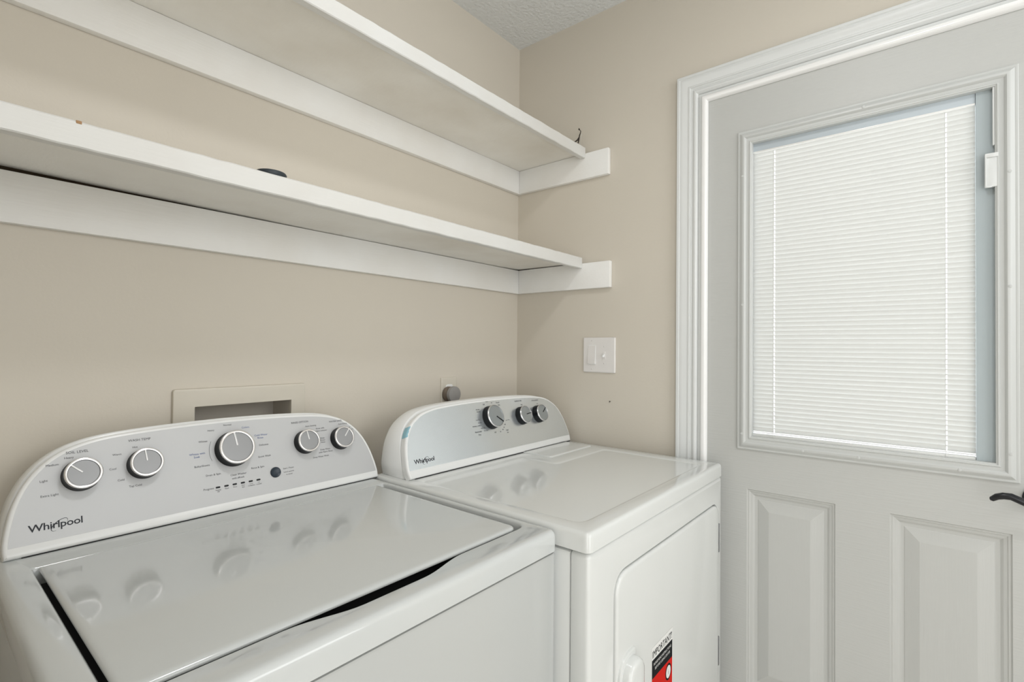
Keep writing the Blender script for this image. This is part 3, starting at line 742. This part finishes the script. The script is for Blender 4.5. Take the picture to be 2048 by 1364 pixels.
# ------------------------------------------------------------------ laundry outlet box in the wall
lb = thing('laundry_outlet_box', 'beige recessed laundry outlet box in the wall behind the washer', 'outlet box', (-1.0376, 0, 0.925))
FX0, FX1, FZ0, FZ1 = -1.1875, -0.8879, 0.925, 1.1569
fo_ = rrect(FX0, FZ0, FX1, FZ1, 0.006, 4)
b = bmesh.new()
op = rect(BX0, BZ0, BX1, BZ1)
fill_holes(b, inset(fo_, 0.003), [op], lambda u, v: (u, -0.0095, v))
loft([[(x, -d, z) for x, z in inset(fo_, i)] for i, d in ((0, 0.0004), (0, 0.006), (0.0009, 0.0085), (0.003, 0.0095))], False, False, b)
loft([[(x, d, z) for x, z in op] for d in (-0.0095, 0.0)], False, False, b)
weld(b)
link('face_frame', b, WALLP, lb, smooth=40)
b = loft([[(x, d, z) for x, z in op] for d in (0.0, 0.088)], False, True)
link('box_interior', b, BOXIN, lb, smooth=0)
for vx in (-1.105, -0.965):
    b = lathe_bm([(0.012, 0), (0.012, 0.03), (0.016, 0.032), (0.016, 0.040), (0.006, 0.042)], 18)
    bmesh.ops.translate(b, verts=b.verts, vec=(vx, 0.05, BZ0+0.0005))
    link('valve', b, CHROME, lb)

# ------------------------------------------------------------------ wall outlet and plug behind the dryer
ol_ = thing('wall_outlet', 'beige painted wall outlet plate behind the dryer console', 'outlet', (-0.372, 0, 1.0365))
pr = lambda i: rrect(-0.408+i, 1.0365+i, -0.336-i, 1.1520-i, max(0.004-i, 0.0006), 4)
link('cover_plate', loft([[(x, -d, z) for x, z in pr(i)] for i, d in ((0, 0.0004), (0, 0.003), (0.0012, 0.005), (0.004, 0.006))]), WALLP, ol_, smooth=12)
for zc in (1.1140, 1.0745):
    q = rrect(-0.389, zc-0.0145, -0.355, zc+0.0145, 0.010, 5)
    link('receptacle', loft([[(x, -d, z) for x, z in inset(q, i)] for i, d in ((0, 0.0058), (0, 0.0070), (0.001, 0.0074))]), PLAST, ol_)
pg = thing('power_plug', 'round grey power plug in the outlet behind the dryer console', 'plug', (-0.382, -0.0076, 1.0965))
def disc(prof, sx=1.0, sz=1.0, seg=36):
    return loft([[(-0.382+r*sx*math.cos(2*math.pi*i/seg), -d, 1.0965+r*sz*math.sin(2*math.pi*i/seg)) for i in range(seg)] for r, d in prof])
link('plug_body', disc([(0.023, 0.0078), (0.025, 0.010), (0.0255, 0.022), (0.022, 0.027), (0.024, 0.031)]), PLUGS, pg, smooth=40)
link('plug_face', disc([(0.0245, 0.0312), (0.0268, 0.033), (0.0270, 0.042), (0.0262, 0.0445), (0.0245, 0.0452), (0.002, 0.0448)]), PLUG, pg, smooth=40)
link('cord', tube_bm([(-0.382, -0.022, 1.073), (-0.382, -0.024, 1.05), (-0.383, -0.03, 0.98), (-0.386, -0.045, 0.80), (-0.39, -0.07, 0.60)], 0.006, 10), PLUG, pg, smooth=60)

# ------------------------------------------------------------------ switch plate on the right wall
sw = thing('light_switch', 'white double light switch plate with rocker and toggle on the right wall', 'light switch', (0, -0.3718, 1.1699))
q = lambda i: rrect(0.3085+i, 1.1699+i, 0.4353-i, 1.2930-i, max(0.004-i, 0.0006), 4)        # u=-y
fx_ = lambda d: (lambda u, v: (-d, -u, v))
link('cover_plate', loft([[fx_(d)(*p) for p in q(i)] for i, d in ((0, 0.0004), (0, 0.0035), (0.0006, 0.0048), (0.0018, 0.0062), (0.0038, 0.0068))]), SWITCH, sw, smooth=14)
q = rect(0.3285, 1.1985, 0.3608, 1.2668)
link('rocker_frame', loft([[fx_(d)(*p) for p in inset(q, i)] for i, d in ((0, 0.0064), (0, 0.0071), (0.0012, 0.0072))]), PLAST, sw, smooth=0)
rk = bmesh.new()
prof = [(1.2002, 0.0070), (1.2002, 0.0125), (1.2015, 0.0128), (1.2330, 0.0090), (1.2640, 0.0077), (1.2652, 0.0070)]
loft([[(-d, -0.3302, z_) for z_, d in prof], [(-d, -0.3592, z_) for z_, d in prof]], True, True, rk)
link('rocker', rk, SWITCH, sw, smooth=20)
q = rect(0.3885, 1.2185, 0.3985, 1.2440)
link('toggle_collar', loft([[fx_(d)(*p) for p in inset(q, i)] for i, d in ((0, 0.0064), (0, 0.0074), (0.0010, 0.0077))]), SWITCH, sw, smooth=0)
tg = loft([[(-0.0070, -0.3910+s, 1.2265+t) for s, t in ((0, 0), (-0.0050, 0), (-0.0050, 0.0100), (0, 0.0100))], [(-0.0150, -0.3910+s, 1.2245+t) for s, t in ((-0.0005, 0), (-0.0045, 0), (-0.0045, 0.0070), (-0.0005, 0.0070))], [(-0.0185, -0.3910+s, 1.2235+t) for s, t in ((-0.001, 0.001), (-0.004, 0.001), (-0.004, 0.0055), (-0.001, 0.0055))]])
link('toggle', tg, PLAST, sw, smooth=0)
sm = None
for uy, uz in ((0.3446, 1.2815), (0.3440, 1.1820), (0.3935, 1.2610), (0.3935, 1.2025)):
    if sm is None:
        b = lathe_bm([(0.0026, 0), (0.0026, 0.0006), (0.0018, 0.0010)], 14); o = link('screw', b, SWITCH, sw); sm = o.data
        b = box_bm(-0.0003, 0.0003, -0.0018, 0.0018, 0.0009, 0.0013); o2 = link('screw_slot', b, SCREW, o, smooth=0); sm2 = o2.data
    else:
        o = place('screw', sm, sw)
        o2 = bpy.data.objects.new('screw_slot', sm2); COL.objects.link(o2); o2.parent = o
    o.matrix_basis = Matrix.Translation((-0.0066, -uy, uz)) @ Matrix.Rotation(R(-90), 4, 'Y') @ Matrix.Rotation(R(90), 4, 'Z')
# fix the first slot's frame so that it follows its screw like the copies
for o in [o for o in COL.objects if o.name.startswith('screw_slot')]: o.matrix_parent_inverse = Matrix.Identity(4); o.matrix_basis = Matrix.Identity(4)

# ------------------------------------------------------------------ small things
b = lathe_bm([(0.0265, 0), (0.028, 0.002), (0.0285, 0.007), (0.027, 0.0095), (0.023, 0.0105), (0.002, 0.0105)], 36)
bmesh.ops.translate(b, verts=b.verts, vec=(-1.1115, -0.2805, 1.5782))
tag(link('round_cap', b, PUCK), 'small dark round rubber cap lying on the lower shelf', 'cap')
hk = thing('wire_hook', 'small dark bent wire hook standing at the end of the upper shelf', 'hook', (-0.025, -0.295, 1.9697))
hz = 1.9689
b = tube_bm([(-0.028, -0.2905, hz), (-0.027, -0.2925, hz+0.014), (-0.0265, -0.2965, hz+0.030), (-0.026, -0.2990, hz+0.046), (-0.025, -0.3025, hz+0.056), (-0.024, -0.3030, hz+0.063)], [0.0014, 0.0019, 0.0023, 0.0020, 0.0017, 0.0014], 8)
tube_bm([(-0.0265, -0.2970, hz+0.040), (-0.029, -0.2925, hz+0.031), (-0.034, -0.2860, hz+0.025), (-0.040, -0.2790, hz+0.012), (-0.043, -0.2750, hz+0.003)], [0.0020, 0.0027, 0.0023, 0.0021, 0.0014], 8, b)
tube_bm([(-0.024, -0.3025, hz+0.062), (-0.023, -0.2995, hz+0.067), (-0.023, -0.2955, hz+0.070), (-0.023, -0.2950, hz+0.075)], [0.0010, 0.0012, 0.0026, 0.0014], 8, b)
link('wire', b, WIRE, hk, smooth=60)
link('clip', tube_bm([(-0.023, -0.2995, hz), (-0.0225, -0.3010, hz+0.022), (-0.0225, -0.3035, hz+0.042), (-0.0225, -0.3060, hz+0.052)], [0.0008, 0.0011, 0.0013, 0.0012], 8), WIREL, hk, smooth=60)
b = lathe_bm([(0.0012, 0), (0.0012, 0.004), (0.0026, 0.0042), (0.0024, 0.0052)], 12)  # nail shape put in for a dark nail hole
bmesh.ops.rotate(b, verts=b.verts, matrix=Matrix.Rotation(R(-90), 3, 'Y')); bmesh.ops.translate(b, verts=b.verts, vec=(0.0, -0.4150, 1.0720))
tag(link('nail_hole', b, SCREW), 'tiny dark nail put in for a nail hole in the right wall below the switch plate', 'nail')
